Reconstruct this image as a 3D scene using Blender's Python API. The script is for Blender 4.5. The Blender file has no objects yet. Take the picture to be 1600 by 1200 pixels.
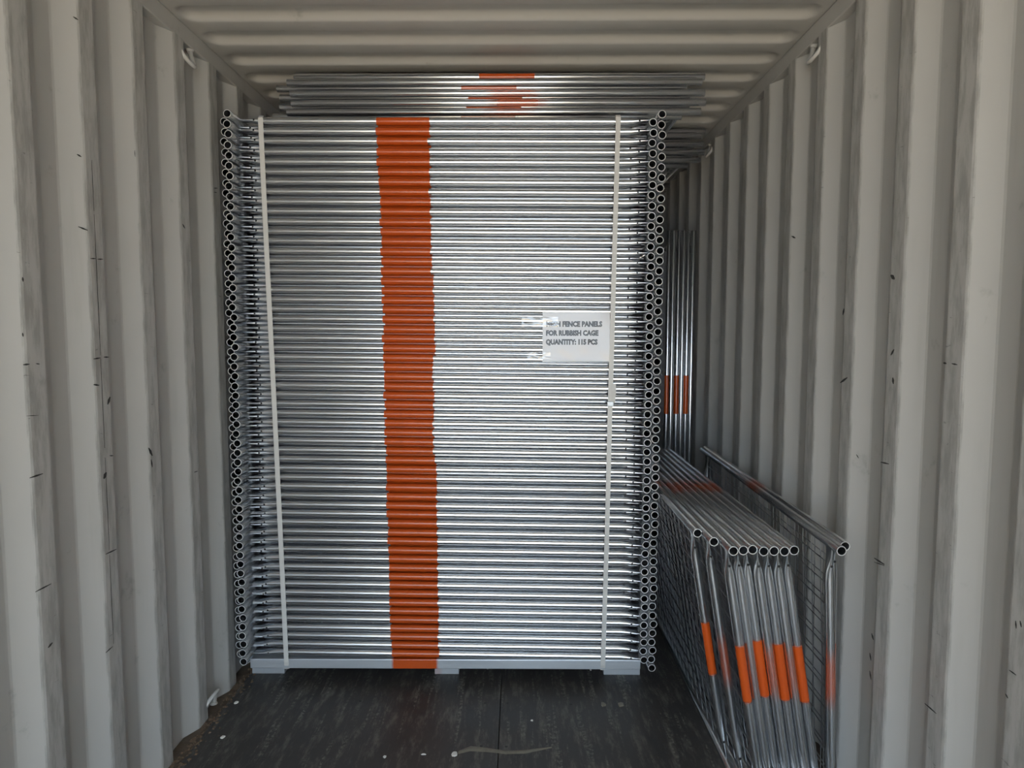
import bpy, bmesh, math, random
from mathutils import Vector, Matrix

random.seed(7)
S = bpy.context.scene
COL = S.collection

# ------------------------------------------------------------------ camera
FPX, PITCH, YAW, CAMZ = 1065.0, math.radians(4.5), math.radians(0.43), 1.55
cam_d = bpy.data.cameras.new('camera')
cam_d.sensor_width = 36.0
cam_d.lens = FPX * 36.0 / 1600.0
cam_d.clip_start = 0.02
cam = bpy.data.objects.new('camera', cam_d)
COL.objects.link(cam)
cam.location = (0, 0, CAMZ)
cam.rotation_euler = (math.pi / 2 - PITCH, 0, YAW)
S.camera = cam

# ------------------------------------------------------------------ sky, sun, exposure
W = bpy.data.worlds.new('overcast_sky')
S.world = W
W.use_nodes = True
bg = W.node_tree.nodes['Background']
bg.inputs[0].default_value = (0.72, 0.86, 1.0, 1)
bg.inputs[1].default_value = 1.0
sun_d = bpy.data.lights.new('sun', 'SUN')
sun_d.energy = 6.0
sun_d.angle = math.radians(3)
sun_d.color = (1.0, 0.88, 0.70)
sun = bpy.data.objects.new('sun', sun_d)
COL.objects.link(sun)
sun.rotation_euler = (math.radians(22), math.radians(22), 0)    # high, reaches only the first metre inside the doors
S.view_settings.view_transform = 'Standard'
S.view_settings.look = 'None'
S.view_settings.gamma = 1
S.view_settings.use_curve_mapping = False
S.view_settings.exposure = 2.72

# ------------------------------------------------------------------ dimensions
XL, XR = -1.243, 1.106          # inner faces of the corrugated walls
Y0, Y1 = -1.80, 6.10            # open end, closed end
ZC, ZR = 2.69, 2.625            # ceiling, underside of the top side rails
cp, sp = math.cos(PITCH), math.sin(PITCH)

def ray(px, py):
    a, b = (px - 800) / FPX, (600 - py) / FPX
    v = Vector((a, cp + b * sp, b * cp - sp))
    v.rotate(Matrix.Rotation(YAW, 3, 'Z'))
    return v
def at(px, py, y):              # point on the plane of depth y
    v = ray(px, py)
    return Vector((0, 0, CAMZ)) + v * (y / v.y)
def atx(px, py, x):             # point on the plane of that x
    v = ray(px, py)
    return Vector((0, 0, CAMZ)) + v * (x / v.x)
def atz(px, py, z):
    v = ray(px, py)
    return Vector((0, 0, CAMZ)) + v * ((z - CAMZ) / v.z)

# ------------------------------------------------------------------ materials
def new_mat(name):
    m = bpy.data.materials.new(name)
    m.use_nodes = True
    nt = m.node_tree
    return m, nt, nt.nodes['Principled BSDF'], nt.nodes['Material Output']
def nd(nt, t, **kw):
    n = nt.nodes.new(t)
    for k, v in kw.items():
        setattr(n, k, v)
    return n
def math_n(nt, op, a, b=None, c=None, clamp=False):
    n = nd(nt, 'ShaderNodeMath', operation=op, use_clamp=clamp)
    for i, v in enumerate((a, b, c)):
        if v is None: continue
        if isinstance(v, (int, float)): n.inputs[i].default_value = v
        else: nt.links.new(v, n.inputs[i])
    return n.outputs[0]
def noise(nt, vec, scale, detail=3, rough=0.55, mapscale=None):
    if mapscale:
        mp = nd(nt, 'ShaderNodeMapping')
        mp.inputs['Scale'].default_value = mapscale
        nt.links.new(vec, mp.inputs[0]); vec = mp.outputs[0]
    n = nd(nt, 'ShaderNodeTexNoise')
    n.inputs['Scale'].default_value = scale
    n.inputs['Detail'].default_value = detail
    n.inputs['Roughness'].default_value = rough
    nt.links.new(vec, n.inputs['Vector'])
    return n.outputs['Fac']
def ramp(nt, v, a, b):
    n = nd(nt, 'ShaderNodeMapRange', interpolation_type='SMOOTHSTEP')
    nt.links.new(v, n.inputs[0])
    n.inputs[1].default_value = a; n.inputs[2].default_value = b
    return n.outputs[0]
def mixc(nt, f, a, b):
    n = nd(nt, 'ShaderNodeMix', data_type='RGBA')
    if isinstance(f, (int, float)): n.inputs[0].default_value = f
    else: nt.links.new(f, n.inputs[0])
    for i, v in ((6, a), (7, b)):
        if isinstance(v, tuple): n.inputs[i].default_value = (*v, 1)
        else: nt.links.new(v, n.inputs[i])
    return n.outputs[2]
def plain(name, col, rough=0.5, metal=0.0, var=0.15, scale=12):
    m, nt, p, o = new_mat(name)
    tc = nd(nt, 'ShaderNodeTexCoord')
    f = noise(nt, tc.outputs['Object'], scale)
    d = tuple(c * (1 - var) for c in col)
    nt.links.new(mixc(nt, f, d, tuple(min(1, c * (1 + var)) for c in col)), p.inputs['Base Color'])
    p.inputs['Roughness'].default_value = rough
    p.inputs['Metallic'].default_value = metal
    return m

def galvanised(name, c0, c1, metal, r0, r1):
    m, nt, p, o = new_mat(name)
    tc = nd(nt, 'ShaderNodeTexCoord')
    ob = tc.outputs['Object']
    oi = nd(nt, 'ShaderNodeObjectInfo')
    of = nd(nt, 'ShaderNodeVectorMath', operation='ADD')
    cx = nd(nt, 'ShaderNodeCombineXYZ'); nt.links.new(math_n(nt, 'MULTIPLY', oi.outputs['Random'], 40.0), cx.inputs[0])
    nt.links.new(ob, of.inputs[0]); nt.links.new(cx.outputs[0], of.inputs[1])
    f = noise(nt, of.outputs[0], 14, 3, 0.5, (0.2, 1, 1))
    nt.links.new(mixc(nt, f, c0, c1), p.inputs['Base Color'])
    p.inputs['Metallic'].default_value = metal
    nt.links.new(math_n(nt, 'MULTIPLY_ADD', f, r1, r0), p.inputs['Roughness'])
    # sprayed band along local x, its ends kept on each tube
    q = nd(nt, 'ShaderNodeBsdfPrincipled')
    nt.links.new(mixc(nt, f, (0.47, 0.068, 0.010), (0.56, 0.090, 0.013)), q.inputs['Base Color'])
    q.inputs['Roughness'].default_value = 0.17
    sx = nd(nt, 'ShaderNodeSeparateXYZ'); nt.links.new(ob, sx.inputs[0])
    j = noise(nt, of.outputs[0], 55, 3)
    x = math_n(nt, 'ADD', sx.outputs[0], math_n(nt, 'MULTIPLY_ADD', j, 0.007, -0.0035))
    def attr(n):
        a = nd(nt, 'ShaderNodeAttribute', attribute_type='OBJECT', attribute_name=n)
        return a.outputs['Fac']
    soft = math_n(nt, 'MAXIMUM', attr('paint_soft'), 0.0015)
    e0 = math_n(nt, 'DIVIDE', math_n(nt, 'SUBTRACT', x, attr('paint_a')), soft, clamp=True)
    e1 = math_n(nt, 'DIVIDE', math_n(nt, 'SUBTRACT', attr('paint_b'), x), soft, clamp=True)
    k = math_n(nt, 'MULTIPLY', math_n(nt, 'MULTIPLY', e0, e1), attr('paint_cover'))
    mx = nd(nt, 'ShaderNodeMixShader')
    nt.links.new(k, mx.inputs[0]); nt.links.new(p.outputs[0], mx.inputs[1]); nt.links.new(q.outputs[0], mx.inputs[2])
    nt.links.new(mx.outputs[0], o.inputs[0])
    return m

def wall_paint(name, inner=None):
    m, nt, p, o = new_mat(name)
    tc = nd(nt, 'ShaderNodeTexCoord'); ob = tc.outputs['Object']
    big = noise(nt, ob, 1.4, 4)
    st = noise(nt, ob, 5, 4, 0.6, (1, 3.5, 0.35))
    base = mixc(nt, big, (0.42, 0.415, 0.395), (0.49, 0.485, 0.465))
    base = mixc(nt, math_n(nt, 'MULTIPLY', ramp(nt, st, 0.55, 0.8), 0.35), base, (0.36, 0.35, 0.32))
    sm = noise(nt, ob, 6.5, 5, 0.65)
    base = mixc(nt, math_n(nt, 'MULTIPLY', ramp(nt, sm, 0.63, 0.76), 0.5), base, (0.22, 0.215, 0.20))
    if inner is not None:       # cargo rubs only the faces that stand proud
        sx = nd(nt, 'ShaderNodeSeparateXYZ'); nt.links.new(ob, sx.inputs[0])
        d = math_n(nt, 'ABSOLUTE', math_n(nt, 'SUBTRACT', sx.outputs[0], inner))
        face = math_n(nt, 'LESS_THAN', d, 0.004)
        r1 = noise(nt, ob, 9, 5, 0.7, (1, 4, 0.8))
        r2 = noise(nt, ob, 3, 5, 0.7, (1, 6, 24))
        base = mixc(nt, math_n(nt, 'MULTIPLY', face, math_n(nt, 'MULTIPLY', ramp(nt, r1, 0.38, 0.66), 0.6)), base, (0.23, 0.225, 0.205))
        base = mixc(nt, math_n(nt, 'MULTIPLY', face, math_n(nt, 'MULTIPLY', ramp(nt, r2, 0.66, 0.70), 0.6)), base, (0.12, 0.12, 0.11))
    nt.links.new(base, p.inputs['Base Color'])
    p.inputs['Roughness'].default_value = 0.45
    bp = nd(nt, 'ShaderNodeBump'); bp.inputs['Strength'].default_value = 0.12; bp.inputs['Distance'].default_value = 0.004
    nt.links.new(noise(nt, ob, 7, 3), bp.inputs['Height']); nt.links.new(bp.outputs[0], p.inputs['Normal'])
    return m

def floor_mat():
    m, nt, p, o = new_mat('worn_dark_plywood')
    tc = nd(nt, 'ShaderNodeTexCoord'); ob = tc.outputs['Object']
    big = noise(nt, ob, 2.2, 6, 0.65)
    g = noise(nt, ob, 5, 6, 0.75, (5, 1.1, 1))
    fine = noise(nt, ob, 60, 4, 0.7)
    base = mixc(nt, big, (0.022, 0.021, 0.022), (0.065, 0.062, 0.060))
    base = mixc(nt, math_n(nt, 'MULTIPLY', ramp(nt, g, 0.47, 0.70), 0.75), base, (0.17, 0.16, 0.145))
    sc = noise(nt, ob, 4, 4, 0.6, (9, 0.55, 1))
    base = mixc(nt, math_n(nt, 'MULTIPLY', ramp(nt, sc, 0.54, 0.64), math_n(nt, 'MULTIPLY', ramp(nt, fine, 0.45, 0.6), 0.6)), base, (0.24, 0.23, 0.20))
    nt.links.new(base, p.inputs['Base Color'])
    nt.links.new(math_n(nt, 'MULTIPLY_ADD', g, 0.4, 0.35), p.inputs['Roughness'])
    bp = nd(nt, 'ShaderNodeBump'); bp.inputs['Strength'].default_value = 0.25; bp.inputs['Distance'].default_value = 0.003
    nt.links.new(g, bp.inputs['Height']); nt.links.new(bp.outputs[0], p.inputs['Normal'])
    return m

M = {}
M['galv'] = galvanised('galvanised_steel_with_orange_spray', (0.60, 0.62, 0.64), (0.72, 0.74, 0.76), 0.97, 0.21, 0.08)
M['wall_left'] = wall_paint('container_paint_scuffed_a', XL)
M['wall_right'] = wall_paint('container_paint_scuffed_b', XR)
M['paint'] = wall_paint('container_paint')
M['floor'] = floor_mat()
M['skid'] = galvanised('pale_zinc_skid', (0.46, 0.49, 0.52), (0.58, 0.61, 0.64), 0.6, 0.38, 0.1)
M['wire'] = plain('dull_galvanised_wire', (0.36, 0.37, 0.38), 0.3, 1.0, 0.2, 30)
M['cut'] = plain('sawn_tube_end', (0.60, 0.61, 0.61), 0.5, 0.25, 0.08)
M['strap'] = plain('white_strap', (0.60, 0.59, 0.56), 0.4, 0, 0.04)
M['paper'] = plain('white_paper', (0.68, 0.68, 0.70), 0.6, 0, 0.03)
M['ink'] = plain('black_ink', (0.02, 0.02, 0.025), 0.6)
M['hole'] = plain('drilled_hole', (0.006, 0.006, 0.006), 0.9)
M['mark'] = plain('black_scuff', (0.03, 0.03, 0.028), 0.8)
M['screw'] = plain('floor_screw', (0.012, 0.012, 0.012), 0.5)
M['rust'] = plain('dirty_edge_steel', (0.10, 0.075, 0.055), 0.8, 0, 0.5, 25)
M['chip'] = plain('white_chip', (0.75, 0.75, 0.72), 0.6)
M['smear'] = plain('dried_glue', (0.20, 0.185, 0.15), 0.6, 0, 0.3, 40)
M['ground'] = plain('concrete_yard', (0.46, 0.40, 0.32), 0.9, 0, 0.15, 2)
M['dirt'] = plain('brown_dirt', (0.13, 0.09, 0.06), 0.9, 0, 0.5, 60)
def film_mat(name, ior):
    m, nt, p, o = new_mat(name)
    t = nd(nt, 'ShaderNodeBsdfTransparent')
    g = nd(nt, 'ShaderNodeBsdfGlossy'); g.inputs['Roughness'].default_value = 0.12
    lw = nd(nt, 'ShaderNodeFresnel'); lw.inputs['IOR'].default_value = ior
    mx = nd(nt, 'ShaderNodeMixShader')
    nt.links.new(lw.outputs[0], mx.inputs[0]); nt.links.new(t.outputs[0], mx.inputs[1]); nt.links.new(g.outputs[0], mx.inputs[2])
    nt.links.new(mx.outputs[0], o.inputs[0])
    return m
M['film'] = film_mat('clear_film', 1.28)
M['tape'] = film_mat('clear_tape', 1.6)

# ------------------------------------------------------------------ helpers
def link(name, me, mat=None, parent=None, loc=(0, 0, 0), rot=(0, 0, 0)):
    if mat is not None and len(me.materials) == 0:
        me.materials.append(mat)
    o = bpy.data.objects.new(name, me)
    COL.objects.link(o)
    o.location = loc; o.rotation_euler = rot
    o.parent = parent
    return o
def mesh(name, verts, faces, smooth=False):
    me = bpy.data.meshes.new(name)
    me.from_pydata([tuple(v) for v in verts], [], faces)
    if smooth:
        me.polygons.foreach_set('use_smooth', [True] * len(me.polygons))
    me.update()
    return me
def box_vf(x0, x1, y0, y1, z0, z1, V, F):
    n = len(V)
    V += [(x0, y0, z0), (x1, y0, z0), (x1, y1, z0), (x0, y1, z0), (x0, y0, z1), (x1, y0, z1), (x1, y1, z1), (x0, y1, z1)]
    F += [tuple(n + i for i in f) for f in ((0, 3, 2, 1), (4, 5, 6, 7), (0, 1, 5, 4), (1, 2, 6, 5), (2, 3, 7, 6), (3, 0, 4, 7))]
def box(name, x0, x1, y0, y1, z0, z1, mat, parent=None, bevel=0.0):
    V, F = [], []
    box_vf(x0, x1, y0, y1, z0, z1, V, F)
    me = mesh(name, V, F)
    if bevel:
        bm = bmesh.new(); bm.from_mesh(me)
        bmesh.ops.bevel(bm, geom=bm.edges[:], offset=bevel, segments=2, affect='EDGES', profile=0.5)
        bm.to_mesh(me); bm.free()
    return link(name, me, mat, parent)
def tag(o, label=None, cat=None, group=None, kind=None):
    if label: o['label'] = label
    if cat: o['category'] = cat
    if group: o['group'] = group
    if kind: o['kind'] = kind
    return o
def rod_mesh(name, pts, r, seg=8):
    V, F = [], []
    pts = [Vector(p) for p in pts]
    n = len(pts)
    up = None
    for i, p in enumerate(pts):
        t = (pts[min(i + 1, n - 1)] - pts[max(i - 1, 0)]).normalized()
        if up is None:
            up = t.orthogonal().normalized()
        up = (up - t * up.dot(t)).normalized()
        s = t.cross(up)
        rr = r[i] if isinstance(r, (list, tuple)) else r
        for k in range(seg):
            a = 2 * math.pi * k / seg
            V.append(p + (up * math.cos(a) + s * math.sin(a)) * rr)
    for i in range(n - 1):
        for k in range(seg):
            k2 = (k + 1) % seg
            F.append((i * seg + k, i * seg + k2, (i + 1) * seg + k2, (i + 1) * seg + k))
    F.append(tuple(range(seg - 1, -1, -1))); F.append(tuple((n - 1) * seg + k for k in range(seg)))
    return mesh(name, V, F, True)

# ------------------------------------------------------------------ container shell
def corrugated_wall(name, xin, sgn, ystart, mat):
    # sgn: direction of the recess (outwards)
    prof = []
    k0 = math.floor((Y0 - ystart) / 0.278) - 1
    y = ystart + k0 * 0.278
    while y < Y1 + 0.3:
        prof += [(y, 0), (y + 0.070, 0), (y + 0.138, 1), (y + 0.210, 1)]
        y += 0.278
    prof = [p for p in prof if Y0 - 0.05 <= p[0] <= Y1 + 0.02]
    V, F = [], []
    zs = [-0.03, ZR + 0.004]
    def soften(pr):             # small radii at the folds
        out = []
        for i, (y, d) in enumerate(pr):
            if 0 < i < len(pr) - 1:
                for j, w in ((i - 1, 1), (i + 1, 1)):
                    dy, dd = pr[j][0] - y, pr[j][1] - d
                    L = math.hypot(dy, dd * 0.036)
                    t = 0.004 / L
                    out.append((y + dy * t, d + dd * t))
            else:
                out.append((y, d))
        return out
    prof = soften(prof)
    for (y, d) in prof:
        for z in zs:
            V.append((xin + sgn * 0.036 * d, y, z))
    n = len(prof)
    for i in range(n - 1):
        f = (2 * i, 2 * i + 2, 2 * i + 3, 2 * i + 1)
        F.append(f if sgn < 0 else f[::-1])
    me = mesh(name, V, F)
    o = link(name, me, mat)
    sm = o.modifiers.new('sheet', 'SOLIDIFY'); sm.thickness = 0.002; sm.offset = -1
    return tag(o, 'light grey corrugated steel side wall with black scuffs', None, None, 'structure')
wall_l = corrugated_wall('wall_left', XL, -1, 1.717, M['wall_left'])
wall_l['label'] = 'light grey corrugated container wall behind the strapped stack end'
wall_r = corrugated_wall('wall_right', XR, 1, 1.700, M['wall_right'])
wall_r['label'] = 'light grey corrugated container wall beside the leaning panels'
V, F = [], []
xs = []
x = XL - 0.05
while x < XR + 0.3:
    xs += [(x, 0), (x + 0.07, 0), (x + 0.138, 1), (x + 0.21, 1)]
    x += 0.278
for (x, d) in xs:
    V += [(x, Y1 + 0.036 * d, -0.03), (x, Y1 + 0.036 * d, ZC + 0.026)]
F = [(2 * i, 2 * i + 2, 2 * i + 3, 2 * i + 1) for i in range(len(xs) - 1)]
wb = link('wall_back', mesh('wall_back', V, F), M['paint'])
sm = wb.modifiers.new('sheet', 'SOLIDIFY'); sm.thickness = 0.002; sm.offset = -1
tag(wb, 'corrugated end wall in the dark behind the stacks', kind='structure')

def ceiling():
    xa, xb = XL + 0.015, XR - 0.015
    hw, depth, sl, rad = 0.066, 0.026, 0.036, 0.06
    xcols = [XL - 0.06]
    xcols += [xa + t * 0.14 for t in (0, .06, .12, .2, .28, .36, .45, .55, .7, .85, 1)]
    xcols += [xb - t * 0.14 for t in (1, .85, .7, .55, .45, .36, .28, .2, .12, .06, 0)]
    xcols += [XR + 0.06]
    ys = []
    yc = 2.605 - 0.052 + 0.209 * math.floor((Y0 - 2.6) / 0.209)
    cents = []
    while yc < Y1 + 0.2:
        cents.append(yc)
        for t in (-1.02, -.93, -.84, -.74, -.63, -.52, -.4, 0, .4, .52, .63, .74, .84, .93, 1.02):
            ys.append((yc + t * hw, yc))
        yc += 0.209
    ys = [q for q in ys if Y0 <= q[0] <= Y1 + 0.03] + [(Y1 + 0.08, Y1 + 0.5)]
    V, F = [], []
    mx, hx = (xa + xb) / 2, (xb - xa) / 2
    for (y, c) in ys:
        for x in xcols:
            qx, qy = abs(x - mx) - (hx - rad), abs(y - c) - (hw - rad)
            sd = math.hypot(max(qx, 0), max(qy, 0)) + min(max(qx, qy), 0) - rad
            t = min(1, max(0, -sd / sl))
            t = t * t * (3 - 2 * t)
            V.append((x, y, ZC + depth * t))
    nx = len(xcols)
    for i in range(len(ys) - 1):
        for j in range(nx - 1):
            F.append((i * nx + j, (i + 1) * nx + j, (i + 1) * nx + j + 1, i * nx + j + 1))
    o = link('ceiling', mesh('ceiling', V, F, True), M['paint'])
    sm = o.modifiers.new('sheet', 'SOLIDIFY'); sm.thickness = 0.002; sm.offset = -1
    return tag(o, 'pressed steel container roof with rounded cross ribs', kind='structure')
ceiling()
t = box('trim_1', XL - 0.06, XL, Y0, Y1, ZR, ZC - 0.0005, M['paint'], None, 0.004)
tag(t, 'top rail above the wall behind the strapped stack end', kind='structure')
t = box('trim_2', XR, XR + 0.06, Y0, Y1, ZR, ZC - 0.0005, M['paint'], None, 0.004)
tag(t, 'top rail above the wall beside the leaning panels', kind='structure')

XM = (XL + XR) / 2
def tube_floor():
    root = bpy.data.objects.new('floor', None); COL.objects.link(root)
    tag(root, 'worn black plywood floor boards of the container', kind='structure')
    ycuts = [Y0, -0.78, 1.62, 4.02, Y1]
    for j in range(4):
        for (a, b) in ((XL + 0.035, XM - 0.0015), (XM + 0.0015, XR - 0.035)):
            box('floor_board', a, b, ycuts[j] + 0.0015, ycuts[j + 1] - 0.0015, -0.028, 0.0, M['floor'], root, 0.0012)
    box('sub_floor', XL - 0.06, XR + 0.06, Y0, Y1, -0.06, -0.029, M['rust'], root)
    V = [(0, 0, 0)] + [(0.0055 * math.cos(a * math.pi / 5), 0.0055 * math.sin(a * math.pi / 5), 0) for a in range(10)]
    V = [(x, y, 0.0012) for x, y, z in V]
    me = mesh('floor_screw', V, [(0, 1 + a, 1 + (a + 1) % 10) for a in range(10)])
    for px, py in ((758, 1099), (793, 1099), (892, 1101), (563, 1096), (752, 1166), (791, 1167)):
        p = atz(px, py, 0)
        link('floor_screw', me, M['screw'], root, (p.x, p.y, 0))
    return root
floor = tube_floor()
for i, (a, b) in enumerate(((XL - 0.034, XL + 0.034), (XR - 0.034, XR + 0.034))):
    V, F = [], []
    box_vf(a, b, Y0, Y1, -0.028, -0.006, V, F)
    t = link('trim_%d' % (3 + i), mesh('edge_strip', V, F), M['rust'])
    tag(t, ('dirty steel edge strip between floor and the wall behind the stack', 'dirty steel edge strip under the leaning panels')[i], kind='structure')
g = box('ground', -25, 25, -30, 20, -1.30, -1.20, M['ground'])
tag(g, 'concrete yard outside the open container', kind='structure')

# ------------------------------------------------------------------ tubes
R0, RI = 0.016, 0.0134
def open_tube(name, L, seg=20, R0=R0):
    RI = R0 - 0.0026
    V, F = [], []
    for (x, r) in ((0, R0 - 0.0004), (0.0006, R0), (L - 0.0006, R0), (L, R0 - 0.0004), (L, RI), (0, RI)):
        for k in range(seg):
            a = 2 * math.pi * k / seg
            V.append((x, r * math.cos(a), r * math.sin(a)))
    rings = 6
    for i in range(rings):
        i2 = (i + 1) % rings
        for k in range(seg):
            k2 = (k + 1) % seg
            F.append((i * seg + k, i2 * seg + k, i2 * seg + k2, i * seg + k2)[::-1])
    me = mesh(name, V, F, True)
    me.set_sharp_from_angle(angle=math.radians(40))
    me.materials.append(M['galv']); me.materials.append(M['cut'])
    for p in me.polygons:       # sawn rims
        if abs(p.normal.x) > 0.9: p.material_index = 1
    return me
def cross_tube(name, Wd, out, seg=20, R0=R0):
    """tube from one long tube to the other, ends pressed flat in the panel's plane; out: side (-1/+1 in y) of the drilled holes"""
    stations = [(0.0, 0.0), (0.012, 0.0), (0.028, 0.05), (0.042, 0.22), (0.056, 0.48), (0.072, 0.75), (0.088, 0.92), (0.110, 1.0)]
    full = stations + [(Wd - s, f) for s, f in reversed(stations)]
    V, F = [], []
    for (x, f) in full:
        hz = 0.0028 + (R0 - 0.0028) * f
        hy = R0 + (0.0225 - R0) * (1 - f)
        for k in range(seg):
            a = 2 * math.pi * k / seg
            V.append((x, hy * math.cos(a), hz * math.sin(a)))
    n = len(full)
    for i in range(n - 1):
        for k in range(seg):
            k2 = (k + 1) % seg
            F.append((i * seg + k, i * seg + k2, (i + 1) * seg + k2, (i + 1) * seg + k))
    nf = len(F)
    # drilled drain holes: dark discs sunk flush into the outer side
    for hx in (0.060, Wd - 0.060):
        b = len(V)
        yy = out * 0.0190
        V.append((hx, yy, 0))
        for k in range(10):
            a = 2 * math.pi * k / 10
            V.append((hx + 0.0042 * math.cos(a), yy, 0.0042 * math.sin(a)))
        for k in range(10):
            F.append((b, b + 1 + k, b + 1 + (k + 1) % 10))
    me = mesh(name, V, F, True)
    me.materials.append(M['galv']); me.materials.append(M['hole'])
    for p in me.polygons[nf:]:
        p.material_index = 1; p.use_smooth = False
    return me
def wire_grid(name, Wd, L, e, pitch=0.075, r=0.0019):
    V, F = [], []
    nx = int(round(Wd / pitch)); ny = int(round((L - 2 * e) / pitch))
    def wire(p, q, z):
        n = len(V)
        along_y = p[0] == q[0]
        for c in (p, q):
            for k in range(6):
                a = math.pi * k / 3
                u, w = r * math.cos(a), r * math.sin(a)
                V.append((c[0] + u, c[1], z + w) if along_y else (c[0], c[1] + u, z + w))
        for k in range(6):
            k2 = (k + 1) % 6
            F.append((n + k, n + k2, n + 6 + k2, n + 6 + k) if not along_y else (n + k2, n + k, n + 6 + k, n + 6 + k2))
    for i in range(1, nx):
        x = Wd * i / nx
        wire((x, e), (x, L - e), 0)
    for j in range(1, ny):
        y = e + (L - 2 * e) * j / ny
        wire((0.012, y), (Wd - 0.012, y), r * 1.8)
    me = mesh(name, V, F, True)
    me.materials.append(M['wire'])
    return me

class Kind:
    def __init__(s, Wd, L, e, r=R0):
        s.W, s.L, s.e = Wd, L, e
        s.long = open_tube('long_tube', L, R0=r)
        s.front = cross_tube('cross_tube', Wd - 0.028, -1, R0=r)
        s.rear = cross_tube('cross_tube_far', Wd - 0.028, 1, R0=r)
        s.grid = wire_grid('wire_mesh', Wd, L, e)
NOP = (-9.0, -8.0, 0.0, 0.01)
def paint(o, p):
    o['paint_a'], o['paint_b'], o['paint_cover'], o['paint_soft'] = [float(v) for v in p]
def panel(kind, mat4, label, group, cross=NOP, longp=NOP, cross_far=NOP, longp2=NOP):
    r = bpy.data.objects.new('fence_panel', None)
    COL.objects.link(r)
    r.empty_display_size = 0.05
    r.matrix_world = mat4
    tag(r, label, 'fence panel', group)
    for x, pp in ((0, longp), (kind.W, longp2)):
        o = link('long_tube', kind.long, None, r, (x, 0, 0), (0, 0, math.pi / 2)); paint(o, pp)
    o = link('cross_tube', kind.front, None, r, (0.014, kind.e, 0)); paint(o, cross)
    o = link('cross_tube', kind.rear, None, r, (0.014, kind.L - kind.e, 0)); paint(o, cross_far)
    o = link('wire_mesh', kind.grid, None, r); paint(o, NOP); o['kind'] = 'stuff'
    return r
def frame(o, x, y):
    x = Vector(x).normalized(); y = Vector(y); y = (y - x * y.dot(x)).normalized()
    z = x.cross(y)
    m = Matrix((x, y, z)).transposed().to_4x4()
    m.translation = Vector(o)
    return m

ONES = ['', 'first', 'second', 'third', 'fourth', 'fifth', 'sixth', 'seventh', 'eighth', 'ninth', 'tenth', 'eleventh', 'twelfth', 'thirteenth',
        'fourteenth', 'fifteenth', 'sixteenth', 'seventeenth', 'eighteenth', 'nineteenth']
TENS = ['', '', 'twent', 'thirt', 'fort', 'fift', 'sixt', 'sevent', 'eight', 'ninet']
def ordinal(n):
    if n > 100: return 'hundred-and-' + ordinal(n - 100)
    if n == 100: return 'hundredth'
    if n < 20: return ONES[n]
    return TENS[n // 10] + ('ieth' if n % 10 == 0 else 'y-' + ONES[n % 10])

# ------------------------------------------------------------------ the strapped stack: 115 panels lying flat
DF = 2.785                      # depth of the open tube ends
EI = 0.10
def lerp(a, b, t): return a + (b - a) * t
def stack_px(k):                # open ends of the k-th nearer panel in the picture of the stack's end
    t = k / 57.0
    yl = 177 + 16.46 * k - (16.46 * 57 - 857.5) / 57 ** 2 * k * k
    yr = 178 + 16.80 * k - (16.80 * 57 - 866.0) / 57 ** 2 * k * k
    return (lerp(350.5, 386, t), yl, lerp(1040, 1013, t), yr)
ends = []
for k in range(58):
    xl, yl, xr, yr = stack_px(k)
    ends.append((at(xl, yl, DF), at(xr, yr, DF)))
W1 = sum((b - a).length for a, b in ends) / 58
main = Kind(W1, 2.10, EI)
YF = DF + EI                    # depth of the nearer cross tubes' axis
GRP = 'mesh fence panels strapped flat in the tall stack'
def band(y):                    # sprayed stripe edges (pixels) at picture height y
    t = (y - 190) / 845.0
    a = 588 + 24 * t + (2 if 300 < y < 520 else 0)
    b = 671 + 13 * t + (3 if 430 < y < 560 else 0) + (3 if y > 720 else 0)
    return a, b
cols = []
for k in range(58):
    a, b = ends[k]
    jit = random.uniform(-0.0035, 0.0035)
    for back in (0, 1):
        if back and k == 57: break
        if back:
            a2, b2 = ends[k + 1]
            pl, pr = (a + a2) / 2 + Vector((-0.030, 0.035, 0)), (b + b2) / 2 + Vector((-0.030, 0.035, 0))
        else:
            pl, pr = a.copy(), b.copy()
        c = (pl + pr) / 2
        c.x += jit if not back else random.uniform(-0.002, 0.004)
        c.z += random.uniform(-0.0012, 0.0012)
        u = (pr - pl).normalized()
        o0 = c - u * W1 / 2
        n = 2 * k + back + 1
        # picture height of the cross tube, for the sprayed stripe
        d = Vector((c.x, YF, c.z - CAMZ))
        zc = d.y * cp - d.z * sp
        ym = 600 - FPX * (d.z * cp + d.y * sp) / zc
        ea, eb = band(ym)
        j1, j2 = random.uniform(-1.2, 1.2), random.gauss(0, 0.9)
        pa = (at(ea + j1, ym, YF).x - o0.x) - 0.014
        pb = (at(eb + j2, ym, YF).x - o0.x) - 0.014
        where = 'from the top' if n <= 58 else 'from the bottom'
        nn = n if n <= 58 else 116 - n
        num = {1: 'topmost'}.get(nn, ordinal(nn)) if n <= 58 else ('lowest' if nn == 1 else ordinal(nn))
        phrase = num + ' of' if num in ('topmost', 'lowest') else num + ' ' + where + ' in'
        panel(main, frame(o0, u, (0, 1, 0)), 'galvanised mesh panel with orange sprayed stripe, %s the tall strapped stack' % phrase, GRP,
              (pa, pb, 1.0, 0.003))

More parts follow.
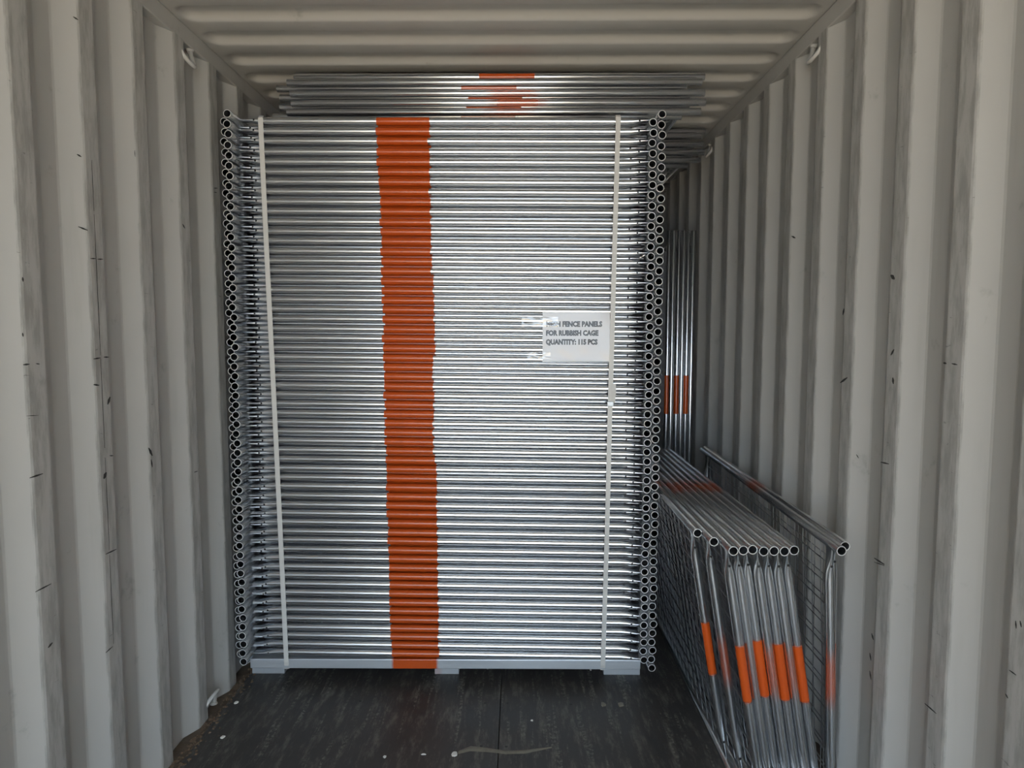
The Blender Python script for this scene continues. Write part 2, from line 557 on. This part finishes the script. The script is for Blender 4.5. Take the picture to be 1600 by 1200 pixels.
# ------------------------------------------------------------------ skid under the stack
sk = bpy.data.objects.new('steel_skid', None); COL.objects.link(sk)
sk.location = (-0.3, YF, 0)
tag(sk, 'pale grey steel skid carrying the strapped stack', 'skid')
zb = min(ends[57][0].z, ends[57][1].z) - R0
def skid_part(name, V):
    xs_, ys_, zs_ = V
    o = box(name, xs_[0] + 0.3, xs_[1] + 0.3, ys_[0] - YF, ys_[1] - YF, zs_[0], zs_[1], M['skid'], sk, 0.003)
    paint(o, NOP)
    return o
xa, xb = at(393, 1030, YF).x, at(1000, 1030, YF).x
o = skid_part('cross_beam', ((xa, xb), (YF - 0.016, YF + 0.05), (0.075, 0.1175)))
paint(o, (at(612, 1030, YF).x + 0.3, at(686, 1030, YF).x + 0.3, 1.0, 0.012))
skid_part('cross_beam', ((xa, xb), (YF + 1.0, YF + 1.06), (0.075, 0.1175)))
skid_part('cross_beam', ((xa, xb), (YF + 1.80, YF + 1.86), (0.075, 0.1175)))
for (p0, p1) in ((394, 445), (679, 717), (943, 1000)):
    o = skid_part('runner', ((at(p0, 1053, 2.965).x, at(p1, 1053, 2.965).x), (2.965, 2.965 + 1.85), (0.0, 0.075)))
    if p0 == 679: paint(o, (at(676, 1045, 2.965).x + 0.3, at(692, 1045, 2.965).x + 0.3, 0.4, 0.03))

# ------------------------------------------------------------------ smaller panels
small = Kind(0.865, 1.76, 0.09, 0.0152)
# two piles lying on the stack, long tubes across the container
def pile(rows, depth, far, fmt, grp, dz0=0):
    for i, (py, l, r, back, pc) in enumerate(rows):
        y = depth + (0.034 if back else 0)
        if r is not None:
            p = at(r, py, y); p.x -= small.L
            p.z = min(p.z, ZC - 0.0175 - i * 0.016)
        else:
            p = at(l, py, y)
        panel(small, frame(p, (0, 1, 0), (1, 0, 0)), fmt % (('topmost' if i == 0 else 'lowest' if i == len(rows) - 1 else ordinal(i + 1) + ' from the top')), grp, longp=pc)
def px_band(a, b, py, y, l, cover, soft):
    x0 = at(l, py, y).x
    return (at(a, py, y).x - x0, at(b, py, y).x - x0, cover, soft)
DP = 2.985
rows = []
for (py, l, back, a, b, cv, so) in ((121.5, 460, 1, 748, 836, 1.0, 0.004), (129.5, 449, 0, 770, 800, 0.0, 0.01), (138.5, 433, 1, 720, 808, 0.9, 0.004),
                                    (146.5, 454, 0, 756, 845, 0.5, 0.05), (153.3, 438, 1, 731, 817, 1.0, 0.004), (161.5, 456, 0, 758, 860, 0.7, 0.07),
                                    (168, 438, 1, 728, 815, 1.0, 0.004), (175.8, 449, 0, 750, 840, 0.35, 0.08), (183, 427, 1, 720, 806, 0.7, 0.004)):
    y = DP + (0.034 if back else 0)
    rows.append((py, l, None, back, px_band(a, b, py, y, l, cv, so)))
pile(rows, DP, 0, 'mesh panel laid crosswise, %s of the nearer loose pile', 'loose panels lying on the tall stack')
rows = []
for (py, r, back) in ((205.5, 1102, 1), (213, 1096, 0), (220, 1078, 1), (226, 1099, 0), (233, 1081, 1), (238.5, 1100, 0), (245, 1080, 1), (250.5, 1094, 0), (258.5, 1074, 1)):
    rows.append((py, None, r, back, NOP))
pile(rows, 3.915, 0, 'mesh panel laid crosswise, %s of the farther loose pile', 'loose panels on the far part of the stack')

# panels leaning side by side by the wall, long tubes running in depth
def leaning(px, py, ztop, xbot, label, cross, longp, zbot=0.0165, along=(0, 1, 0)):
    h = CAMZ - ztop
    v = ray(px, py); tt = (ztop - CAMZ) / v.z
    top = Vector((0, 0, CAMZ)) + v * tt
    dz = ztop - zbot
    dx = xbot if xbot is not None else 0
    sgn = 1 if dx >= 0 else -1
    dx = sgn * math.sqrt(max(0, small.W ** 2 - dz ** 2))
    return panel(small, frame(top, (dx, 0, -dz), along), label, 'panels leaning beside the tall stack', cross, longp)
GL = [(1090, 833), (1115.5, 846.5), (1146, 861), (1161.5, 860), (1176, 859), (1193.5, 861.5), (1209.5, 861), (1226, 861.5), (1241, 860)]
cov = [1.0, 0.35, 1.0, 0.12, 1.0, 0.45, 1.0, 0.35, 1.0]
for i, (px, py) in enumerate(GL):
    who = 'nearest the strapped stack' if i == 0 else 'next to the one nearest the stack' if i == 1 else \
        ['first', 'second', 'third', 'fourth', 'fifth', 'sixth', 'last'][i - 2] + ' of the seven packed tightly together'
    b = 0.322 + random.uniform(-0.01, 0.01)
    leaning(px, py, 0.870, 1, 'galvanised mesh panel leaning on its long edge, %s' % who,
            (b, b + 0.205, cov[i], 0.012 if cov[i] > 0.9 else 0.06), (0.70, 0.94, 0.55, 0.08))
leaning(1315, 861, 0.8805, 1, 'galvanised mesh panel standing upright alone, the nearer of two against the wall', (0.33, 0.54, 0.45, 0.06), (0.72, 0.94, 0.5, 0.08), along=(0.03, 1, 0))
leaning(1320.5, 853.5, 0.8813, 1, 'galvanised mesh panel standing upright, pressed between its neighbour and the wall', (0.33, 0.54, 1.0, 0.01), (0.72, 0.94, 0.5, 0.08), along=(0.03, 1, 0))

# tall panels standing on end behind the leaning ones
tall = Kind(1.60, 2.10, EI, 0.0142)
for i, (px, pt) in enumerate(((1046, 1), (1053, 0), (1061.5, 1), (1069, 0), (1076.5, 1), (1084, 0))):
    y = 4.06 + (0.0 if not pt else 0.030)
    top = at(px, 360.5, y)
    o0 = Vector((top.x, y, top.z - tall.L))
    zc0 = at(px, 647, y).z - o0.z; zc1 = at(px, 586, y).z - o0.z
    panel(tall, frame(o0, (0, 1, 0), (0, 0, 1)), 'galvanised panel standing on end behind the leaning panels, %s' % (
        ['closest to the tall stack', 'second from the tall stack', 'third from the tall stack', 'fourth from the tall stack', 'fifth from the tall stack', 'closest to the wall'][i]),
        'panels standing on end at the back', longp=(zc0, zc1, 1.0 if pt else 0.05, 0.004))

# ------------------------------------------------------------------ straps
def strap(pts_px, label):
    d = YF - R0 - 0.0016
    path = []
    for (px, py) in pts_px:
        path.append(at(px, py, d))
    top = path[0].copy(); bot = path[-1].copy()
    zt = max(ends[0][0].z, ends[0][1].z) + R0 + 0.002
    top.z = zt
    pts = [Vector((top.x, YF + 2.0 - 2 * EI, zt)), Vector((top.x, d + 0.012, zt)), Vector((top.x, d, zt - 0.010))] + path[1:-1] + [bot]
    pts += [Vector((bot.x, d + 0.004, 0.0725)), Vector((bot.x, YF + 1.9, 0.0725))]
    V, F = [], []
    w, th = 0.0098, 0.0010
    n = len(pts)
    for i, p in enumerate(pts):
        t = (pts[min(i + 1, n - 1)] - pts[max(i - 1, 0)]).normalized()
        s = Vector((1, 0, 0)); s = (s - t * s.dot(t)).normalized()
        nn = s.cross(t).normalized()
        for a, b in ((-w, -th), (w, -th), (w, th), (-w, th)):
            V.append(p + s * a + nn * b)
    for i in range(n - 1):
        for k in range(4):
            k2 = (k + 1) % 4
            F.append((i * 4 + k, i * 4 + k2, (i + 1) * 4 + k2, (i + 1) * 4 + k))
    F += [(3, 2, 1, 0), tuple((n - 1) * 4 + k for k in range(4))]
    root = bpy.data.objects.new('packing_strap', None); COL.objects.link(root)
    root.location = (bot.x, d, 0)
    tag(root, label, 'strap', 'straps around the tall stack')
    V = [v - root.location for v in V]
    link('band', mesh('strap_band', V, F), M['strap'], root)
    return root, d
st1, ds = strap([(407, 187), (417, 400), (428, 620), (438, 830), (447.5, 1035)], 'white packing strap around the stack end close to the wall')
st2, ds = strap([(966, 187), (960.5, 380), (956, 545), (953.5, 625), (948.5, 830), (942, 1040)], 'white packing strap around the stack, crossing the paper notice')
# buckle and folded-back tail on the second strap
p = at(953.5, 631, ds)
b = box('buckle', p.x - 0.0135 - st2.location.x, p.x + 0.0135 - st2.location.x, -0.0062, -0.0012, p.z - 0.010, p.z + 0.010, M['skid'], st2, 0.0012)
b['label'] = 'small metal strap buckle'
q = at(957, 600, ds)
V, F = [], []
for z_, o_, s_ in ((q.z + 0.002, 0.004, 0.008), (q.z - 0.03, 0.009, 0.008), (p.z + 0.004, 0.003, 0.003)):
    x_ = q.x - st2.location.x + s_ * 0.6
    V += [(x_ - 0.009, -0.0015 - o_, z_), (x_ + 0.009, -0.0015 - o_, z_), (x_ + 0.009, -0.0005 - o_, z_), (x_ - 0.009, -0.0005 - o_, z_)]
for i in range(2):
    for k in range(4):
        F.append((i * 4 + k, i * 4 + (k + 1) % 4, i * 4 + 4 + (k + 1) % 4, i * 4 + 4 + k))
F += [(3, 2, 1, 0), (8, 9, 10, 11)]
link('strap_tail', mesh('strap_tail', V, F), M['strap'], st2)

# ------------------------------------------------------------------ notice in a clear sleeve
dl = YF - R0 - 0.0004
A, B_, C_ = at(848, 488, dl), at(953, 486, dl), at(848, 565, dl)
nw, nh = (B_ - A).x, (A - C_).z
notice = bpy.data.objects.new('paper_notice', None); COL.objects.link(notice)
notice.matrix_world = Matrix.Translation((A.x, dl, A.z - nh))
tag(notice, 'white printed paper notice in clear sleeve taped to the tall stack', 'notice')
def sheet(name, x0, x1, z0, z1, y, nx, nz, amp, mat, thick, parent, seed=0):
    rnd = random.Random(seed)
    ph = [rnd.uniform(0, 6.3) for _ in range(6)]
    V, F = [], []
    for j in range(nz + 1):
        for i in range(nx + 1):
            u, v = i / nx, j / nz
            w = amp * (math.sin(5 * u + 3 * v + ph[0]) + 0.7 * math.sin(9 * v - 4 * u + ph[1]) + 0.5 * math.sin(17 * u + 11 * v + ph[2])) / 2.2
            V.append((lerp(x0, x1, u), y - abs(w), lerp(z0, z1, v)))
    m = len(V)
    V += [(a, b - thick, c) for a, b, c in V]
    for j in range(nz):
        for i in range(nx):
            k = j * (nx + 1) + i
            F.append((k, k + nx + 1, k + nx + 2, k + 1))
            F.append((m + k, m + k + 1, m + k + nx + 2, m + k + nx + 1))
    me = mesh(name, V, F, True)
    return link(name, me, mat, parent)
sheet('paper', 0, nw, 0, nh, 0, 8, 6, 0.0, M['paper'], 0.0004, notice)
def text(s, x, z, size, parent, y=-0.0008):
    cu = bpy.data.curves.new('lettering', 'FONT')
    cu.body = s; cu.size = size; cu.offset = 0.0019; cu.space_character = 1.0; cu.resolution_u = 2; cu.fill_mode = 'FRONT'
    tmp = bpy.data.objects.new('lettering', cu); COL.objects.link(tmp)
    bpy.context.view_layer.update()
    me = bpy.data.meshes.new_from_object(tmp.evaluated_get(bpy.context.evaluated_depsgraph_get()))
    bpy.data.objects.remove(tmp)
    me.materials.clear()
    xs = [v.co.x for v in me.vertices]
    o = link('lettering', me, M['ink'], parent, (x, y, z), (math.pi / 2, 0, 0))
    return o, max(xs) - min(xs)
for (s, py, px1) in (('MESH FENCE PANELS', 510, 941), ('FOR RUBBISH CAGE', 524, 935), ('QUANTITY: 115 PCS', 538, 934)):
    a = at(853, py, dl); e = at(px1, py, dl)
    o, w = text(s, a.x - A.x, a.z - (A.z - nh), 0.029, notice)
    o.scale = ((e.x - a.x) / w, 1, 1)
sheet('clear_sleeve', -0.002, nw + 0.002, -0.004, nh + 0.003, -0.0016, 24, 18, 0.0022, M['film'], 0.0002, notice, 3)
def local(px, py):
    v = at(px, py, dl); return v.x - A.x, v.z - (A.z - nh)
for sd, (px0, px1, py0, py1) in enumerate(((815, 872, 495, 511), (823, 860, 550, 561))):
    x0, z1 = local(px0, py0); x1, z0 = local(px1, py1)
    o = sheet('clear_tape', x0, x1, z0, z1, -0.0045, 22, 8, 0.0035, M['tape'], 0.0002, notice, 11 + sd)
    o['label'] = 'wrinkled clear tape'

# ------------------------------------------------------------------ lashing rings
def lashing_ring(px, py, wall, label, top=True):
    x = XL if wall < 0 else XR
    p = atx(px, py, x - wall * 0.012)
    s = -wall                   # towards the inside
    gap, drop = 0.092, 0.078
    pts, rad = [], []
    zt = ZR + 0.001 - p.z if top else 0
    z0 = ZR if top else 0.004
    sg = -1 if top else 1
    c = Vector((x + wall * 0.016, p.y, z0))
    n = 14
    for i in range(n + 1):
        a = math.pi * i / n
        yy = -gap / 2 * math.cos(a)
        zz = drop * (math.sin(a) ** 0.55)
        pts.append(Vector((s * 0.034 * math.sin(a), yy, sg * zz)))
        e = min(i, n - i)
        rad.append(0.0105 if e == 0 else 0.0085 if e == 1 else 0.0076)
    me = rod_mesh('lashing_ring', pts, rad, 10)
    root = bpy.data.objects.new('lashing_ring', None); COL.objects.link(root)
    root.location = c
    link('ring_bar', me, M['paint'], root)
    V, F = [], []
    for yy in (-gap / 2, gap / 2):
        V2, F2 = [], []
        o = link('weld_foot', rod_mesh('weld_foot', [(0, 0, 0), (0, 0, sg * 0.006), (0, 0, sg * 0.014)], [0.016, 0.013, 0.008], 10), M['paint'], root, (0, yy, 0))
    tag(root, label, 'lashing ring', 'lashing rings along the walls')
lashing_ring(299, 80, -1, 'grey steel lashing ring under the top rail, above the strapped stack end')
lashing_ring(1268, 78, 1, 'grey steel lashing ring under the top rail, nearer one above the leaning panels')
lashing_ring(1106, 232, 1, 'grey steel lashing ring under the top rail, far back by the loose pile')
lashing_ring(337, 1112, -1, 'grey steel lashing ring at the floor edge beside the strapped stack', False)

# ------------------------------------------------------------------ scuffs and pen ticks on the walls
def mark(wall, p0, p1, wpx=1.6, name='scuff_mark'):
    x = (XL + 0.0012) if wall < 0 else (XR - 0.0012)
    a, b = atx(*p0, x), atx(*p1, x)
    t = (b - a); t.x = 0
    if t.length < 1e-5: return
    s = Vector((0, -t.z, t.y)).normalized() * (wpx * 0.5 * a.y / FPX)
    th = Vector((0.0006 * (1 if wall < 0 else -1), 0, 0))
    V = [a - s * 0.3, a + s * 0.3, (a + b) / 2 + s, b + s * 0.3, b - s * 0.3, (a + b) / 2 - s]
    V = V + [q + th for q in V]
    F = [(0, 1, 2, 3, 4, 5), (11, 10, 9, 8, 7, 6)] + [(i, (i + 1) % 6, 6 + (i + 1) % 6, 6 + i) for i in range(6)]
    link(name, mesh(name, V, F), M['mark'], wall_l if wall < 0 else wall_r)
for p0, p1, w in (((114, 26), (122, 31), 2.5), ((120, 241), (127, 245), 2.5), ((122, 354), (137, 360), 2.5), ((36, 570), (46, 569), 3), ((56, 568), (62, 569), 2),
                  ((141, 404), (150, 404), 2), ((152, 405), (161, 405), 2), ((146, 561), (157, 559), 2.5), ((162, 558), (170, 558), 2.5), ((146, 601), (155, 602), 3),
                  ((41, 650), (60, 649), 1.2), ((46, 747), (67, 740), 3), ((55, 925), (80, 912), 2.5), ((171, 712), (177, 712), 2), ((165, 866), (182, 858), 2.5), ((165, 1020), (176, 1010), 2),
                  ((75, 1012), (82, 1004), 4), ((210, 235), (211, 245), 1.5), ((334, 294), (340, 294), 1.5), ((334, 300), (339, 301), 1.2), ((303, 738), (309, 736), 1.5),
                  ((232, 700), (238, 712), 6), ((236, 718), (238, 730), 4), ((168, 632), (172, 620), 6), ((162, 748), (166, 738), 8), ((35, 433), (36, 440), 4), ((35, 520), (36, 526), 3), ((285, 350), (289, 357), 3)):
    mark(-1, p0, p1, w)
for y0, y1 in ((250, 330), (335, 480), (405, 555), (560, 700), (715, 860), (866, 1006)):
    xa_, xb_ = 143 + (y0 - 250) * 0.0455, 143 + (y1 - 250) * 0.0455
    mark(-1, (xa_, y0), (xb_, y1), 1.1, 'pen_line')
for p0, p1, w in (((1474, 567), (1479, 568), 3), ((1487, 568), (1496, 570), 2.5), ((1376, 722), (1389, 725), 2.5), ((1366, 872), (1382, 882), 3), ((1366, 878), (1382, 884), 1.5),
                  ((1445, 1099), (1463, 1115), 2.5), ((1392, 430), (1398, 436), 7), ((1392, 555), (1397, 546), 4), ((1313, 598), (1324, 590), 4), ((1317, 492), (1319, 482), 5),
                  ((1362, 990), (1365, 1000), 5), ((1359, 1020), (1361, 1032), 4), ((1359, 1048), (1361, 1062), 4), ((1587, 970), (1588, 982), 3), ((1594, 970), (1596, 980), 3),
                  ((1577, 1047), (1588, 1055), 2), ((1571, 1084), (1575, 1091), 3), ((1237, 369), (1243, 372), 3), ((1338, 710), (1342, 716), 2), ((1395, 590), (1396, 600), 6)):
    mark(1, p0, p1, w)

# ------------------------------------------------------------------ bits on the floor
def flake(px, py, rx, ry, label, cat='paint chip', name='paint_chip', mat='chip', grp='pale chips on the floor', seed=1, lift=0.0):
    rnd = random.Random(seed)
    p = atz(px, py, 0)
    n = 9
    V = []
    for z, q in ((0.0003, 1.0), (0.0026, 0.85)):
        for k in range(n):
            a = 2 * math.pi * k / n
            r = rnd.uniform(0.75, 1.15) * q
            V.append((rx * r * math.cos(a), ry * r * math.sin(a), z + (lift * math.cos(a) if z > 0.001 else 0)))
    F = [tuple(range(n - 1, -1, -1)), tuple(range(n, 2 * n))] + [(k, (k + 1) % n, n + (k + 1) % n, n + k) for k in range(n)]
    o = link(name, mesh(name, V, F), M[mat], None, (p.x, p.y, 0.0))
    tag(o, label, cat, grp)
flake(348, 1152, 0.010, 0.010, 'white paint chip on the floor below the floor lashing ring', seed=1)
flake(369, 1098, 0.008, 0.012, 'white paint chip on the floor right beside the floor lashing ring', seed=2)
flake(601, 1183, 0.007, 0.008, 'white speck on the dark floor below the orange stripe', seed=3)
flake(710, 1178, 0.013, 0.016, 'beige chip at the end of the glue smear on the floor', seed=4)
flake(831, 1126, 0.005, 0.006, 'tiny white speck in the middle of the floor', seed=5)
flake(762, 1045, 0.004, 0.006, 'tiny white speck just in front of the skid middle', seed=6)
flake(923, 1047, 0.005, 0.008, 'tiny white speck in front of the skid near its end runner', seed=7)
flake(970, 1101, 0.014, 0.018, 'beige dried blob on the floor in front of the end runner', seed=8, mat='smear')
flake(943, 1101, 0.012, 0.018, 'duller beige blob beside the dried blob on the floor', seed=9, mat='smear')
flake(662, 1179, 0.010, 0.004, 'thin white splinter on the floor near the beige chip', seed=10)
# dried glue smear
V, F = [], []
pts = [(716, 1176), (735, 1170), (760, 1172), (790, 1176), (820, 1175), (862, 1168)]
for i, (px, py) in enumerate(pts):
    p = atz(px, py, 0)
    w = (0.010, 0.016, 0.013, 0.010, 0.011, 0.004)[i]
    V += [(p.x, p.y - w, 0.0008), (p.x, p.y + w, 0.0008), (p.x, p.y, 0.0022)]
for i in range(len(pts) - 1):
    a, b = 3 * i, 3 * i + 3
    F += [(a, b, b + 2, a + 2), (a + 2, b + 2, b + 1, a + 1), (a, a + 1, b + 1, b)]
tag(link('glue_smear', mesh('glue_smear', V, F), M['smear']), 'long dried beige glue smear across the dark floor', 'smear')
# sweepings along the wall's foot
rnd = random.Random(5)
V, F = [], []
for i in range(420):
    y = rnd.uniform(1.9, 3.3)
    x = XL + abs(rnd.gauss(0, 0.03)) + 0.004
    r = rnd.uniform(0.002, 0.009)
    z = -0.006 if x < XL + 0.034 else 0.0
    n = len(V)
    for k in range(5):
        a = 2 * math.pi * k / 5 + rnd.uniform(-.4, .4)
        V.append((x + r * math.cos(a), y + r * 1.3 * math.sin(a), z + 0.0003))
    V.append((x, y, z + r * 0.6))
    F += [(n + k, n + (k + 1) % 5, n + 5) for k in range(5)] + [tuple(n + 4 - k for k in range(5))]
tag(link('floor_sweepings', mesh('floor_sweepings', V, F), M['dirt']), 'brown dirt and splinters along the foot of the wall', 'dirt', kind='stuff')
